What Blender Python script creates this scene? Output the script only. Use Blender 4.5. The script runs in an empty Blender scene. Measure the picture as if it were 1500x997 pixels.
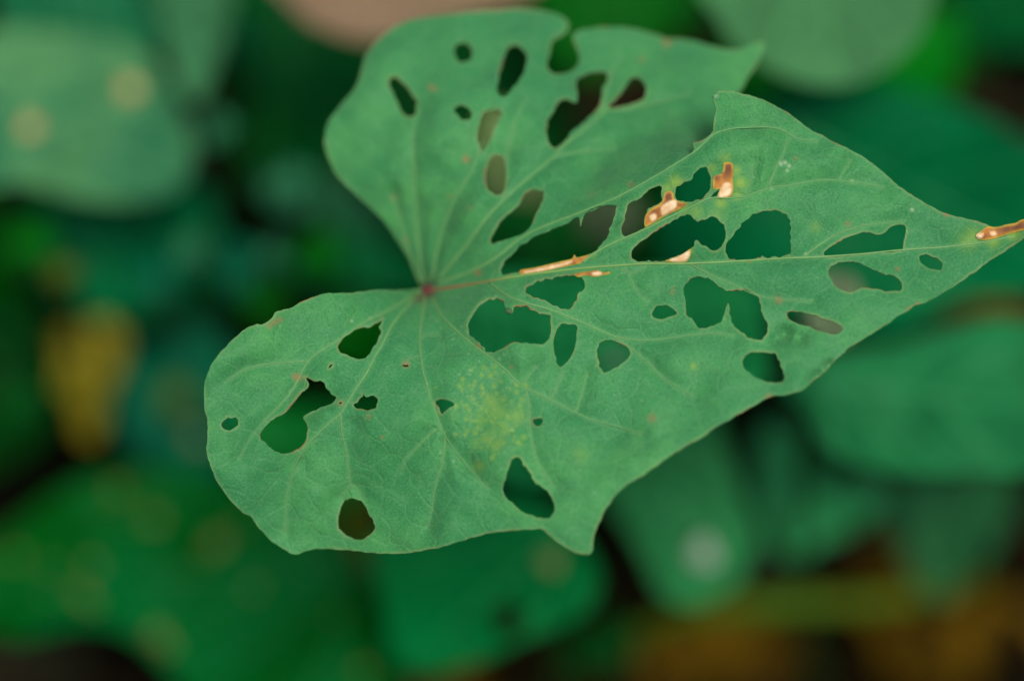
import bpy, math, random
import numpy as np
from mathutils import Vector

random.seed(4); rng = np.random.default_rng(4)
S = bpy.context.scene
COL = S.collection
R_ = math.radians

# ------------------------------------------------------------------ camera
PITCH = R_(55); DIST = 0.42; LENS = 100.0; SENS = 36.0
F0 = np.array([0.0, 0.0, 0.20])                       # point in focus, 20 cm above the soil
VD = np.array([0.0, math.cos(PITCH), -math.sin(PITCH)])
VR = np.array([1.0, 0.0, 0.0])
VU = np.array([0.0, math.sin(PITCH), math.cos(PITCH)])
CAM = F0 - VD * DIST
cd = bpy.data.cameras.new('camera'); cam = bpy.data.objects.new('camera', cd); COL.objects.link(cam)
cam.location = CAM; cam.rotation_euler = (math.pi / 2 - PITCH, 0, 0)
cd.lens = LENS; cd.sensor_width = SENS; cd.clip_start = 0.01; cd.clip_end = 200
cd.dof.use_dof = True; cd.dof.focus_distance = DIST; cd.dof.aperture_fstop = 3.2; cd.dof.aperture_blades = 0
S.camera = cam
# ------------------------------------------------------------------ sky, sun, exposure (overcast, open shade)
W = bpy.data.worlds.new('World'); S.world = W; W.use_nodes = True
wn = W.node_tree.nodes; bg = wn['Background']
sky = wn.new('ShaderNodeTexSky'); sky.sky_type = 'NISHITA'; sky.sun_disc = False
SUN_EL, SUN_AZ = R_(66), R_(160)                       # azimuth clockwise from +Y
sky.sun_elevation = SUN_EL; sky.sun_rotation = SUN_AZ
sky.air_density = 1.0; sky.dust_density = 6.0; sky.ozone_density = 1.0
W.node_tree.links.new(sky.outputs[0], bg.inputs[0]); bg.inputs[1].default_value = 0.065
sd = bpy.data.lights.new('sun', 'SUN'); sun = bpy.data.objects.new('sun', sd); COL.objects.link(sun)
sd.energy = 1.5; sd.angle = R_(22); sd.color = (1.0, 0.95, 0.87)
sv = Vector((math.sin(SUN_AZ) * math.cos(SUN_EL), math.cos(SUN_AZ) * math.cos(SUN_EL), math.sin(SUN_EL)))
sun.rotation_euler = sv.to_track_quat('Z', 'Y').to_euler()
vs = S.view_settings; vs.view_transform = 'Standard'; vs.look = 'None'; vs.exposure = 0.86; vs.gamma = 1.0
vs.use_curve_mapping = False
S.cycles.use_denoising = True; S.cycles.max_bounces = 8; S.cycles.transmission_bounces = 4

# ------------------------------------------------------------------ helpers
PXM = SENS / LENS / 1500.0
def up(x, y, t):
    """survey point: image-measured direction (x, y) and depth t (mm behind the focus distance) -> metres"""
    x = np.asarray(x, float); y = np.asarray(y, float); t = np.asarray(t, float) / 1000.0
    d = VD + ((x - 750) * PXM)[..., None] * VR - ((y - 498.5) * PXM)[..., None] * VU
    return CAM + d * (DIST + t)[..., None]
def ground_t(x, y, z=0.0):
    dz = VD[2] - (y - 498.5) * PXM * VU[2]
    return ((z - CAM[2]) / dz - DIST) * 1000

def z(o, s, pts): return [(o[0] + a / s, o[1] + b / s) for a, b in pts]
def smooth(pts, step=5.0, closed=True):
    P = np.array(pts, float); n = len(P); out = []
    rng_ = range(n) if closed else range(n - 1)
    for i in rng_:
        if closed: p0, p1, p2, p3 = P[i - 1], P[i], P[(i + 1) % n], P[(i + 2) % n]
        else: p0, p1, p2, p3 = P[max(i - 1, 0)], P[i], P[i + 1], P[min(i + 2, n - 1)]
        k = max(1, int(np.hypot(*(p2 - p1)) / step))
        for j in range(k):
            u = j / k
            out.append(0.5 * (2 * p1 + (p2 - p0) * u + (2 * p0 - 5 * p1 + 4 * p2 - p3) * u * u + (3 * p1 - p0 - 3 * p2 + p3) * u ** 3))
    if not closed: out.append(P[-1])
    return np.array(out)
class Grid:
    def __init__(s, x0, y0, x1, y1, h):
        s.x0, s.y0, s.h = x0, y0, h
        s.xs = np.arange(x0, x1 + h, h, float); s.ys = np.arange(y0, y1 + h, h, float)
    def dist(s, segs, band, closed=True):
        D = np.full((len(s.ys), len(s.xs)), float(band))
        for P in segs:
            Q = np.roll(P, -1, 0) if closed else P[1:]
            for a, b in zip(P, Q):
                i0 = max(int((min(a[0], b[0]) - band - s.x0) / s.h), 0); i1 = int((max(a[0], b[0]) + band - s.x0) / s.h) + 2
                j0 = max(int((min(a[1], b[1]) - band - s.y0) / s.h), 0); j1 = int((max(a[1], b[1]) + band - s.y0) / s.h) + 2
                X = s.xs[None, i0:i1]; Y = s.ys[j0:j1, None]
                if X.size == 0 or Y.size == 0: continue
                d = b - a; L = d @ d + 1e-9
                u = np.clip(((X - a[0]) * d[0] + (Y - a[1]) * d[1]) / L, 0, 1)
                q = np.hypot(X - a[0] - u * d[0], Y - a[1] - u * d[1])
                D[j0:j1, i0:i1] = np.minimum(D[j0:j1, i0:i1], q)
        return D
    def inside(s, rings):
        C = np.zeros((len(s.ys), len(s.xs) + 1), int)
        for P in rings:
            for a, b in zip(P, np.roll(P, -1, 0)):
                if a[1] == b[1]: continue
                lo, hi = (a, b) if a[1] < b[1] else (b, a)
                j0 = max(int(math.ceil((lo[1] - s.y0) / s.h)), 0); j1 = min(int(math.ceil((hi[1] - s.y0) / s.h)), len(s.ys))
                for j in range(j0, j1):
                    xi = lo[0] + (s.ys[j] - lo[1]) / (hi[1] - lo[1]) * (hi[0] - lo[0])
                    C[j, min(max(int(math.ceil((xi - s.x0) / s.h)), 0), len(s.xs))] += 1
        return (np.cumsum(C, 1)[:, :-1] % 2) == 1
    def spots(s, lst, soft=0.6):
        D = np.zeros((len(s.ys), len(s.xs)))
        for x, y, r, a in lst:
            i0 = max(int((x - 2.5 * r - s.x0) / s.h), 0); i1 = int((x + 2.5 * r - s.x0) / s.h) + 2
            j0 = max(int((y - 2.5 * r - s.y0) / s.h), 0); j1 = int((y + 2.5 * r - s.y0) / s.h) + 2
            X = s.xs[None, i0:i1]; Y = s.ys[j0:j1, None]
            if X.size == 0 or Y.size == 0: continue
            D[j0:j1, i0:i1] = np.maximum(D[j0:j1, i0:i1], a * np.exp(-((X - x) ** 2 + (Y - y) ** 2) / (r * r)))
        return D
    def march(s, sdf, fields):
        """clip the grid to sdf > 0; returns xy, tris, fields at the vertices"""
        nj, ni = sdf.shape; idx = np.arange(nj * ni).reshape(nj, ni)
        a, b, c, d = idx[:-1, :-1], idx[:-1, 1:], idx[1:, 1:], idx[1:, :-1]
        par = (np.add.outer(np.arange(nj - 1), np.arange(ni - 1)) % 2) == 0
        T = np.concatenate([np.stack([a, b, c], -1)[par], np.stack([a, c, d], -1)[par],
                            np.stack([a, b, d], -1)[~par], np.stack([b, c, d], -1)[~par]])
        v = sdf.ravel(); n = (v[T] > 0).sum(1); N = nj * ni
        full = T[n == 3]
        def rot(Tm, want):
            k = np.argmax((v[Tm] > 0) == want, 1)
            return np.stack([Tm[np.arange(len(Tm)), (k + i) % 3] for i in range(3)], 1)
        one = rot(T[n == 1], True); two = rot(T[n == 2], False)
        E = np.concatenate([one[:, [0, 1]], one[:, [0, 2]], two[:, [0, 1]], two[:, [0, 2]]]); E.sort(1)
        key, inv = np.unique(E[:, 0].astype(np.int64) * N + E[:, 1], return_inverse=True); inv = inv.ravel()
        e0, e1 = key // N, key % N
        f = v[e0] / (v[e0] - v[e1]); f = np.clip(f, 0.02, 0.98)
        n1, n2 = len(one), len(two)
        ab1, ac1 = inv[:n1] + N, inv[n1:2 * n1] + N; ab2, ac2 = inv[2 * n1:2 * n1 + n2] + N, inv[2 * n1 + n2:] + N
        tris = np.concatenate([full, np.stack([one[:, 0], ab1, ac1], 1), np.stack([ab2, two[:, 1], two[:, 2]], 1), np.stack([ab2, two[:, 2], ac2], 1)])
        XX, YY = np.meshgrid(s.xs, s.ys); X, Y = XX.ravel(), YY.ravel()
        ext = lambda g: np.concatenate([g, g[e0] * (1 - f) + g[e1] * f])
        used, ninv = np.unique(tris, return_inverse=True)
        fl = {k_: ext(g.ravel())[used] for k_, g in fields.items()}
        return np.stack([ext(X)[used], ext(Y)[used]], 1), ninv.reshape(-1, 3), fl

def link(o, parent=None):
    COL.objects.link(o)
    if parent is not None: o.parent = parent
    return o
def mesh_np(name, V, T, mat, parent=None, attrs=None, origin=(0, 0, 0), face_cam=False, thick=None):
    V = np.asarray(V, float); T = np.asarray(T, int)
    if face_cam:
        a, b, c = V[T[:, 0]], V[T[:, 1]], V[T[:, 2]]
        nn = np.cross(b - a, c - a)
        ref_ = (a - V.mean(0)) if face_cam == 'out' else (CAM - a)
        if (nn * ref_).sum() < 0: T = T[:, ::-1]
    me = bpy.data.meshes.new(name)
    V = V - np.asarray(origin)
    me.vertices.add(len(V)); me.vertices.foreach_set('co', V.astype(np.float32).ravel())
    k = T.shape[1]
    me.loops.add(T.size); me.loops.foreach_set('vertex_index', T.astype(np.int32).ravel())
    me.polygons.add(len(T)); me.polygons.foreach_set('loop_start', np.arange(0, T.size, k, dtype=np.int32))
    me.polygons.foreach_set('use_smooth', np.ones(len(T), bool))
    for n_, g in (attrs or {}).items():
        at = me.attributes.new(n_, 'FLOAT', 'POINT'); at.data.foreach_set('value', np.asarray(g, np.float32))
    me.update(calc_edges=True); me.validate()
    me.materials.append(mat)
    o = link(bpy.data.objects.new(name, me), parent)
    if thick:
        m = o.modifiers.new('thickness', 'SOLIDIFY'); m.thickness = thick; m.offset = -1.0
    return o
def tube(name, P, r, mat, parent=None, origin=(0, 0, 0), sides=7, attrs=True):
    """tapered tube along world points P with radii r"""
    P = np.asarray(P, float); n = len(P); r = np.broadcast_to(np.asarray(r, float), (n,))
    tg = np.gradient(P, axis=0); tg /= np.linalg.norm(tg, axis=1)[:, None] + 1e-12
    ref = np.array([0.31, -0.74, 0.59]); u = np.cross(tg, ref); u /= np.linalg.norm(u, axis=1)[:, None] + 1e-12
    w = np.cross(tg, u)
    an = np.arange(sides) * 2 * math.pi / sides
    V = (P[:, None] + r[:, None, None] * (np.cos(an)[None, :, None] * u[:, None] + np.sin(an)[None, :, None] * w[:, None])).reshape(-1, 3)
    Q = []
    for i in range(n - 1):
        for j in range(sides):
            k = (j + 1) % sides
            Q.append((i * sides + j, i * sides + k, (i + 1) * sides + k, (i + 1) * sides + j))
    V = np.concatenate([V, P[:1], P[-1:]]); b0, b1 = n * sides, n * sides + 1
    Tt = []
    for q in Q: Tt += [(q[0], q[1], q[2]), (q[0], q[2], q[3])]
    for j in range(sides):
        k = (j + 1) % sides
        Tt += [(b0, k, j), (b1, (n - 1) * sides + j, (n - 1) * sides + k)]
    al = np.concatenate([np.repeat(np.linspace(0, 1, n), sides), [0, 1]])
    return mesh_np(name, V, Tt, mat, parent, {'along': al}, origin)
def thing(name, label, cat, loc, group=None):
    o = bpy.data.objects.new(name, None); o.empty_display_size = 0.01; o.location = loc; COL.objects.link(o)
    o['label'] = label; o['category'] = cat
    if group: o['group'] = group
    return o
def tps(ctrl):
    C = np.array(ctrl, float); P = C[:, :2] / 100; n = len(P)
    def U(r2): return np.where(r2 > 0, r2 * np.log(r2 + 1e-12), 0)
    K = U(((P[:, None] - P[None]) ** 2).sum(-1)) + np.eye(n) * 0.05
    A = np.zeros((n + 3, n + 3)); A[:n, :n] = K; A[:n, n] = 1; A[:n, n + 1:] = P; A[n, :n] = 1; A[n + 1:, :n] = P.T
    w = np.linalg.solve(A, np.concatenate([C[:, 2], np.zeros(3)]))
    def f(x, y):
        x = np.asarray(x, float); y = np.asarray(y, float); sh = x.shape
        q = np.stack([x.ravel(), y.ravel()], 1) / 100
        out = np.zeros(len(q))
        for k in range(0, len(q), 20000):
            qq = q[k:k + 20000]
            out[k:k + 20000] = U(((qq[:, None] - P[None]) ** 2).sum(-1)) @ w[:n] + w[n] + qq @ w[n + 1:]
        return out.reshape(sh)
    return f
def ripple(x, y, seed, wl, amp):
    r = np.random.default_rng(seed); o = 0
    for k in range(7):
        a = r.uniform(0, 6.28); f = 2 * math.pi / (wl * r.uniform(.6, 1.6)); o = o + np.sin((x * math.cos(a) + y * math.sin(a)) * f + r.uniform(0, 6.28))
    return o * amp / 2.6

# ------------------------------------------------------------------ materials
class NT:
    def __init__(s, name):
        s.m = bpy.data.materials.new(name); s.m.use_nodes = True; s.t = s.m.node_tree; s.n = s.t.nodes
        s.p = s.n['Principled BSDF']; s.out = s.n['Material Output']
    def new(s, typ, **kw):
        n = s.n.new('ShaderNode' + typ)
        for k, v in kw.items(): setattr(n, k, v)
        return n
    def l(s, a, b): s.t.links.new(a, b)
    def attr(s, name): return s.new('Attribute', attribute_name=name).outputs['Fac']
    def noise(s, scale, detail=3, rough=.5, dim=None):
        n = s.new('TexNoise'); n.inputs['Scale'].default_value = scale; n.inputs['Detail'].default_value = detail; n.inputs['Roughness'].default_value = rough
        s.l(s.co, n.inputs['Vector']); return n.outputs['Fac']
    def coords(s): s.co = s.new('TexCoord').outputs['Object']
    def ramp(s, x, a, b, v0=0.0, v1=1.0, smooth=True):
        n = s.new('MapRange', interpolation_type='SMOOTHSTEP' if smooth else 'LINEAR')
        for i, v in ((1, a), (2, b), (3, v0), (4, v1)): n.inputs[i].default_value = v
        s.l(x, n.inputs[0]); return n.outputs[0]
    def math(s, op, a, b=None):
        n = s.new('Math', operation=op)
        for i, v in enumerate((a, b)):
            if v is None: continue
            if isinstance(v, (int, float)): n.inputs[i].default_value = v
            else: s.l(v, n.inputs[i])
        return n.outputs[0]
    def mix(s, fac, a, b, blend='MIX'):
        n = s.new('Mix', data_type='RGBA', blend_type=blend)
        for i, v in ((0, fac), (6, a), (7, b)):
            if isinstance(v, (int, float)): n.inputs[i].default_value = v
            elif isinstance(v, tuple): n.inputs[i].default_value = (*v, 1)
            else: s.l(v, n.inputs[i])
        return n.outputs[2]
    def bump(s, h, strength, dist):
        n = s.new('Bump'); n.inputs['Strength'].default_value = strength; n.inputs['Distance'].default_value = dist
        s.l(h, n.inputs['Height']); s.l(n.outputs[0], s.p.inputs['Normal']); return n.outputs[0]
    def leafy(s, colr, trans, nrm=None):
        """mix some light transmission through the blade"""
        tr = s.new('BsdfTranslucent'); s.l(colr, tr.inputs[0])
        if nrm is not None: s.l(nrm, tr.inputs[1])
        mx = s.new('MixShader'); mx.inputs[0].default_value = trans
        s.l(s.p.outputs[0], mx.inputs[1]); s.l(tr.outputs[0], mx.inputs[2]); s.l(mx.outputs[0], s.out.inputs[0])

def main_leaf_material():
    k = NT('chewed_leaf_green'); k.coords()
    c = k.mix(k.ramp(k.noise(70, 3), .35, .65), (.034, .218, .066), (.068, .306, .082))
    c = k.mix(k.ramp(k.noise(330, 4, .6), .3, .7, 0, .5), c, (.038, .200, .072))
    c = k.mix(k.ramp(k.noise(26, 2), .42, .62, 0, .35), c, (.034, .215, .084))
    fz = k.noise(4200, 2, .65)
    c = k.mix(k.ramp(fz, .50, .70, 0, .6), c, (.115, .330, .140))
    c = k.mix(k.ramp(k.noise(2900, 2), .48, .70, 0, .5), c, (.024, .140, .056))
    vo = k.new('TexVoronoi', feature='DISTANCE_TO_EDGE'); vo.inputs['Scale'].default_value = 260
    wob = k.new('TexNoise'); wob.inputs['Scale'].default_value = 150; k.l(k.co, wob.inputs['Vector'])
    va = k.new('VectorMath', operation='MULTIPLY_ADD'); va.inputs[1].default_value = (.004,) * 3
    k.l(wob.outputs['Color'], va.inputs[0]); k.l(k.co, va.inputs[2]); k.l(va.outputs[0], vo.inputs['Vector'])
    net = k.ramp(vo.outputs['Distance'], 0, .09, 1, 0)
    c = k.mix(k.math('MULTIPLY', net, .15), c, (.12, .31, .12))
    vein = k.ramp(k.attr('vein'), 0, 6.5, 1, 0)
    c = k.mix(k.math('MULTIPLY', vein, .30), c, (.140, .320, .130))
    c = k.mix(k.attr('halo'), c, (.26, .41, .058))
    e = k.math('MULTIPLY', k.ramp(k.attr('edge'), 0, 5.0, 1, 0), k.ramp(k.noise(190, 3), .3, .7, .05, .6))
    c = k.mix(e, c, (.21, .32, .12))
    c = k.mix(k.math('MULTIPLY', k.ramp(k.attr('edge'), 0, 2.2, 1, 0), k.ramp(k.noise(240, 3), .50, .68, 0, .85)), c, (.24, .12, .05))
    c = k.mix(k.attr('brown'), c, (.30, .15, .07))
    c = k.mix(k.attr('red'), c, (.11, .035, .03))
    c = k.mix(k.attr('white'), c, (.45, .6, .38))
    k.l(c, k.p.inputs['Base Color'])
    k.p.inputs['Roughness'].default_value = .55; k.p.inputs['Specular IOR Level'].default_value = .12
    k.p.inputs['Sheen Weight'].default_value = .10; k.p.inputs['Sheen Roughness'].default_value = .5
    k.p.inputs['Sheen Tint'].default_value = (.75, 1, .8, 1)
    h = k.math('ADD', k.math('MULTIPLY', fz, .5), k.math('MULTIPLY', net, -.7))
    nb = k.bump(h, .5, .00016)
    k.leafy(c, .22, nb)
    return k.m
def vein_material(name, base, tip, red=None):
    k = NT(name); k.coords()
    c = k.mix(k.attr('along'), base, tip)
    if red: c = k.mix(k.ramp(k.attr('along'), red[1], red[2], 1, 0), c, red[0])
    c = k.mix(k.ramp(k.noise(900, 2), .35, .7, 0, .4), c, tuple(x * .75 for x in base))
    k.l(c, k.p.inputs['Base Color']); k.p.inputs['Roughness'].default_value = .5; k.p.inputs['Specular IOR Level'].default_value = .25
    return k.m
def dry_patch_material():
    k = NT('papery_dead_tissue'); k.coords()
    n = k.noise(500, 4, .6)
    c = k.mix(k.ramp(n, .3, .7), (.28, .115, .045), (.56, .26, .06))
    c = k.mix(k.attr('grey'), c, (.17, .08, .05))
    c = k.mix(k.math('MULTIPLY', k.ramp(k.attr('rim'), 0, 5, 1, 0), k.ramp(k.noise(420, 3), .35, .6)), c, (.68, .40, .07))
    c = k.mix(k.math('MULTIPLY', k.ramp(k.attr('rim'), 0, 2.6, 1, 0), k.ramp(k.noise(300, 3), .3, .6, .2, 1)), c, (.20, .27, .05))
    c = k.mix(k.attr('cream'), c, k.mix(k.ramp(k.noise(700, 4, .65), .35, .65), (.86, .72, .48), (.74, .50, .26)))
    c = k.mix(k.math('MULTIPLY', k.ramp(k.noise(1600, 3, .7), .60, .70), .35), c, (.20, .09, .05))
    k.l(c, k.p.inputs['Base Color']); k.p.inputs['Roughness'].default_value = .9; k.p.inputs['Specular IOR Level'].default_value = .03
    k.bump(n, .5, .0003); k.leafy(c, .25)
    return k.m
def bg_leaf_material(name, col, col2=None, rough=.45, spec=.02, trans=.18, sheen=0.0):
    k = NT(name); k.coords()
    col2 = col2 or tuple(x * .7 for x in col)
    c = k.mix(k.ramp(k.noise(34, 3, .55), .40, .60), col, col2)
    c = k.mix(k.ramp(k.noise(300, 3), .4, .7, 0, .3), c, tuple(x * 1.4 for x in col))
    c = k.mix(k.ramp(k.attr('vein'), 0, 9, .45, 0), c, tuple(min(1, x * 1.35) for x in col))
    k.l(c, k.p.inputs['Base Color']); k.p.inputs['Roughness'].default_value = rough; k.p.inputs['Specular IOR Level'].default_value = spec
    k.p.inputs['Sheen Weight'].default_value = sheen
    nb = k.bump(k.noise(120, 3), .3, .001); k.leafy(c, trans, nb)
    return k.m
def plain_material(name, a, b, scale=60, rough=.8, spec=.2, bump=.4):
    k = NT(name); k.coords(); n = k.noise(scale, 4, .6)
    c = k.mix(k.ramp(n, .35, .65), a, b); k.l(c, k.p.inputs['Base Color'])
    k.p.inputs['Roughness'].default_value = rough; k.p.inputs['Specular IOR Level'].default_value = spec
    k.bump(n, bump, .002)
    return k.m

# ------------------------------------------------------------------ ground
def ground():
    n = 150; u = np.linspace(-1, 1, n); g = np.sinh(u * 6.2) / math.sinh(6.2) * 30
    X, Y = np.meshgrid(g, g + 0.16)
    Z = ripple(X * 1000, Y * 1000, 3, 90, .006) + ripple(X * 1000, Y * 1000, 5, 28, .003)
    Z = Z - .008
    V = np.stack([X, Y, Z], -1).reshape(-1, 3); i = np.arange(n * n).reshape(n, n)
    Q = np.stack([i[:-1, :-1], i[:-1, 1:], i[1:, 1:], i[1:, :-1]], -1).reshape(-1, 4)
    o = mesh_np('ground', V, Q, plain_material('dark_soil', (.003, .003, .0015), (.007, .005, .002), 55, .95, .03, .9))
    o['kind'] = 'structure'
ground()

# ------------------------------------------------------------------ leaves behind: silhouettes surveyed with depth, slope, curl
PET = vein_material('green_petiole', (.004, .04, .004), (.004, .025, .004))
def wpath(pts): return np.array(pts)
def back_leaf(label, poly, t, col, base, tip, slope=(0, -4), cup=4.0, name='vine_leaf', cat='leaf', group=None, holes=(), spots=(),
              col2=None, rough=.45, spec=.02, trans=.18, sheen=0.0, petiole=True, laterals=4, spot_col=(.24, .17, .05), spot_name='spot', wave=2.0, h=7.0):
    P = smooth(poly, 8); x0, y0 = P.min(0) - 2 * h; x1, y1 = P.max(0) + 2 * h
    g = Grid(x0, y0, x1, y1, h)
    rings = [P] + [smooth(q, 6) for q in holes]
    cx, cy = P.mean(0); ext = max(x1 - x0, y1 - y0) / 2
    b = np.array(base, float); e = np.array(tip, float); ax = e - b; L = np.hypot(*ax); ax /= L; nx = np.array([-ax[1], ax[0]])
    seed = int(abs(cx * 7 + cy * 13)) % 9999
    def depth(x, y):
        s = (x - b[0]) * nx[0] + (y - b[1]) * nx[1]; l = (x - b[0]) * ax[0] + (y - b[1]) * ax[1]
        return t + slope[0] * (x - cx) / 100 + slope[1] * (y - cy) / 100 - cup * np.abs(s / ext) ** 1.3 + cup * .8 * (l / L - .5) ** 2 + ripple(x, y, seed, ext * .9, wave)
    lines = [smooth([b, b + ax * L * .5 + nx * 3, e], 10, False)]
    R = np.random.default_rng(seed)
    for i in range(laterals):
        f = (.02, .04, .25, .45, .62, .76)[i]; sp = (1.15, .62, .8, .75, .7, .65)[i]
        for sgn in (-1, 1):
            s0 = b + ax * L * f; dr = ax * math.cos(sp) + nx * math.sin(sp) * sgn; ln = L * (.62, .7, .55, .42, .3, .2)[i]
            lines.append(smooth([s0, s0 + dr * ln * .5, s0 + dr * ln + ax * ln * .12], 10, False))
    inside = g.inside(rings); dd = g.dist(rings, 3 * h)
    sdf = np.where(inside, dd, -dd); vd = g.dist(lines, 14, False)
    XY, T, fl = g.march(sdf, {'vein': vd})
    V = up(XY[:, 0], XY[:, 1], depth(XY[:, 0], XY[:, 1]))
    org = up(b[0], b[1], depth(b[0], b[1]))
    o = thing(name, label, cat, org, group)
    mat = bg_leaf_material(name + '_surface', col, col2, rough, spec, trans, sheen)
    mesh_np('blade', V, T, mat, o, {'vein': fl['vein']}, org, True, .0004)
    vm = vein_material('leaf_vein', tuple(min(1, x * 1.3) for x in col), tuple(x * 1.2 for x in col))
    def ok(q):
        j = np.clip(((q[:, 1] - y0) / h).round().astype(int), 0, sdf.shape[0] - 1); i = np.clip(((q[:, 0] - x0) / h).round().astype(int), 0, sdf.shape[1] - 1)
        m = sdf[j, i] > h * .5; k = len(q)
        w = np.nonzero(~m)[0]
        return q if len(w) == 0 else q[:max(w[w > 1][0] if (w > 1).any() else 0, 0)]
    for i, q in enumerate(lines):
        q = ok(q)
        if len(q) < 4: continue
        tube('midrib' if i == 0 else 'vein', up(q[:, 0], q[:, 1], depth(q[:, 0], q[:, 1]) - .1),
             np.linspace(.0007 if i == 0 else .00045, .0002, len(q)), vm, o, org, 6)
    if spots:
        sm = plain_material('leaf_blotch_or_glint', spot_col, tuple(x * .75 for x in spot_col), 400, .6)
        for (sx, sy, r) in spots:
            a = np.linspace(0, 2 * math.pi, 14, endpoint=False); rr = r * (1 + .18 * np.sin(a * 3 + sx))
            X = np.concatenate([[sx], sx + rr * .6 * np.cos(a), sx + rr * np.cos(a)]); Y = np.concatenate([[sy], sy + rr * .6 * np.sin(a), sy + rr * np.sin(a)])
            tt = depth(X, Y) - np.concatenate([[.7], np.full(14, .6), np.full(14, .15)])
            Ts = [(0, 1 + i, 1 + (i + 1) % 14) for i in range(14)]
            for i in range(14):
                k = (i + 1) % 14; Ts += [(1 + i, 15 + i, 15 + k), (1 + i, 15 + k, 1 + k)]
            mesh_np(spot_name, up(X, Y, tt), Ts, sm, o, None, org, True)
    if petiole:
        p0 = up(b[0], b[1], depth(b[0], b[1]) + .6); gx = p0[0] + R.uniform(-.02, .02); gy = p0[1] + R.uniform(.0, .03)
        u = np.linspace(0, 1, 12)[:, None]; p1 = np.array([p0[0], p0[1] + .004, p0[2] * .55]); p2 = np.array([gx, gy, -.004])
        tube('petiole', (1 - u) ** 2 * p0 + 2 * u * (1 - u) * p1 + u * u * p2, np.linspace(.0011, .0016, 12), PET, o, org, 7)
    return o

PALE = (.055, .19, .075); TEAL = (.006, .135, .052); DEEP = (.006, .085, .028); VIV = (.006, .12, .02)
back_leaf('large pale green leaf with two tan flecks, beside the dark teal leaf below it',
          [(-90, 70), (0, 40), (100, 48), (180, 62), (240, 110), (270, 170), (284, 222), (268, 268), (225, 292), (160, 296), (90, 284), (30, 268), (-50, 272), (-110, 190)],
          104, (.065, .21, .080), col2=(.014, .12, .055), base=(-60, 110), tip=(250, 262), slope=(3, -3), cup=5, spots=[(190, 130, 15), (45, 185, 14)], spot_col=(.42, .29, .11), spot_name='fleck')
back_leaf('pale narrow leaf hanging behind the large pale leaf with tan flecks',
          [(215, -90), (345, -80), (338, 30), (318, 95), (290, 150), (262, 128), (245, 60)], 105, (.035, .15, .06), (300, -80), (288, 148), (2, -5), 3)
back_leaf('mid green leaf above the large pale leaf with tan flecks',
          [(15, -90), (262, -90), (262, 30), (230, 75), (120, 90), (30, 70), (-10, 0)], 118, (.010, .13, .05), (60, -80), (230, 60), (0, -5), 4)
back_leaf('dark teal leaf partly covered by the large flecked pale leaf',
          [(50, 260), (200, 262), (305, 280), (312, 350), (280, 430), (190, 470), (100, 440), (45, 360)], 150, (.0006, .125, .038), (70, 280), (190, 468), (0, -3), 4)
back_leaf('small grassy green leaf under the dark teal leaf',
          [(-60, 290), (10, 280), (60, 320), (75, 390), (30, 430), (-60, 420)], 165, (.0006, .09, .003), (-50, 300), (60, 400), (0, -4), 3)
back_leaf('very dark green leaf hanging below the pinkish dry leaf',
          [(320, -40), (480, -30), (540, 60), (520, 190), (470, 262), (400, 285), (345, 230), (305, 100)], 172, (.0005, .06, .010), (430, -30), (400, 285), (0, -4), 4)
back_leaf('small grey-green leaf beside the scalloped left margin of the chewed leaf',
          [(440, 275), (470, 250), (520, 280), (570, 330), (545, 366), (490, 345)], 150, (.012, .10, .04), (450, 268), (556, 350), (0, -4), 3)
back_leaf('narrow bright teal leaf pointing at the reddish stalk joint of the chewed leaf',
          [(400, 372), (480, 352), (560, 356), (650, 400), (620, 436), (520, 426), (440, 412)], 140, (.001, .12, .03), (410, 385), (645, 415), (0, -4), 3)
back_leaf('pinkish brown withered leaf behind the top of the chewed leaf',
          [(370, -95), (830, -95), (775, -8), (700, 22), (620, 50), (540, 60), (480, 44), (430, 12)], 100, (.17, .145, .078), (560, -90), (560, 58), (2, -4), 4,
          name='dry_leaf', cat='dry leaf', col2=(.20, .135, .085), petiole=False, laterals=3)
back_leaf('dark grass-green leaf behind the notched top margin of the chewed leaf',
          [(770, -90), (1050, -90), (1010, 0), (985, 60), (900, 110), (820, 90), (780, 20)], 150, (.0006, .10, .004), (820, -80), (960, 90), (0, -4), 4)
back_leaf('pale round-ended leaf with smooth margin above the pointed side lobe of the chewed leaf',
          [(1015, -95), (1385, -95), (1368, -5), (1342, 58), (1292, 104), (1230, 126), (1160, 116), (1100, 84), (1058, 38)], 82, (.052, .19, .070), (1200, -90), (1225, 125), (1, -4), 4, sheen=.1)
back_leaf('vivid green leaf half hidden under the pale round-ended leaf',
          [(1060, 70), (1180, 50), (1330, 20), (1398, 10), (1408, 90), (1368, 160), (1250, 190), (1130, 180), (1062, 150)], 145, (.0006, .15, .006), (1090, 90), (1390, 60), (0, -4), 3)
back_leaf('dark green leaf beside the pale round-ended leaf, over a black gap',
          [(1395, -90), (1600, -90), (1600, 40), (1500, 75), (1425, 55)], 165, (.0005, .075, .016), (1590, -60), (1440, 50), (0, -4), 3)
back_leaf('broad dark teal leaf behind the tip of the chewed leaf',
          [(965, 330), (1000, 250), (1045, 195), (1110, 150), (1200, 122), (1300, 122), (1400, 152), (1480, 190), (1580, 262), (1610, 390), (1545, 428), (1420, 440), (1300, 490), (1150, 470), (1040, 430), (975, 395)],
          95, (.0005, .100, .029), (1150, 180), (1590, 400), (2, -6), 3)
back_leaf('broad mid green leaf below the broad dark teal leaf, its lower edge nearly straight',
          [(1140, 560), (1180, 600), (1205, 650), (1255, 680), (1330, 692), (1420, 692), (1520, 688), (1610, 600), (1580, 500), (1470, 462), (1400, 478), (1300, 505), (1200, 520)],
          84, (.012, .155, .048), (1190, 560), (1600, 600), (0, -5), 3)
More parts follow.
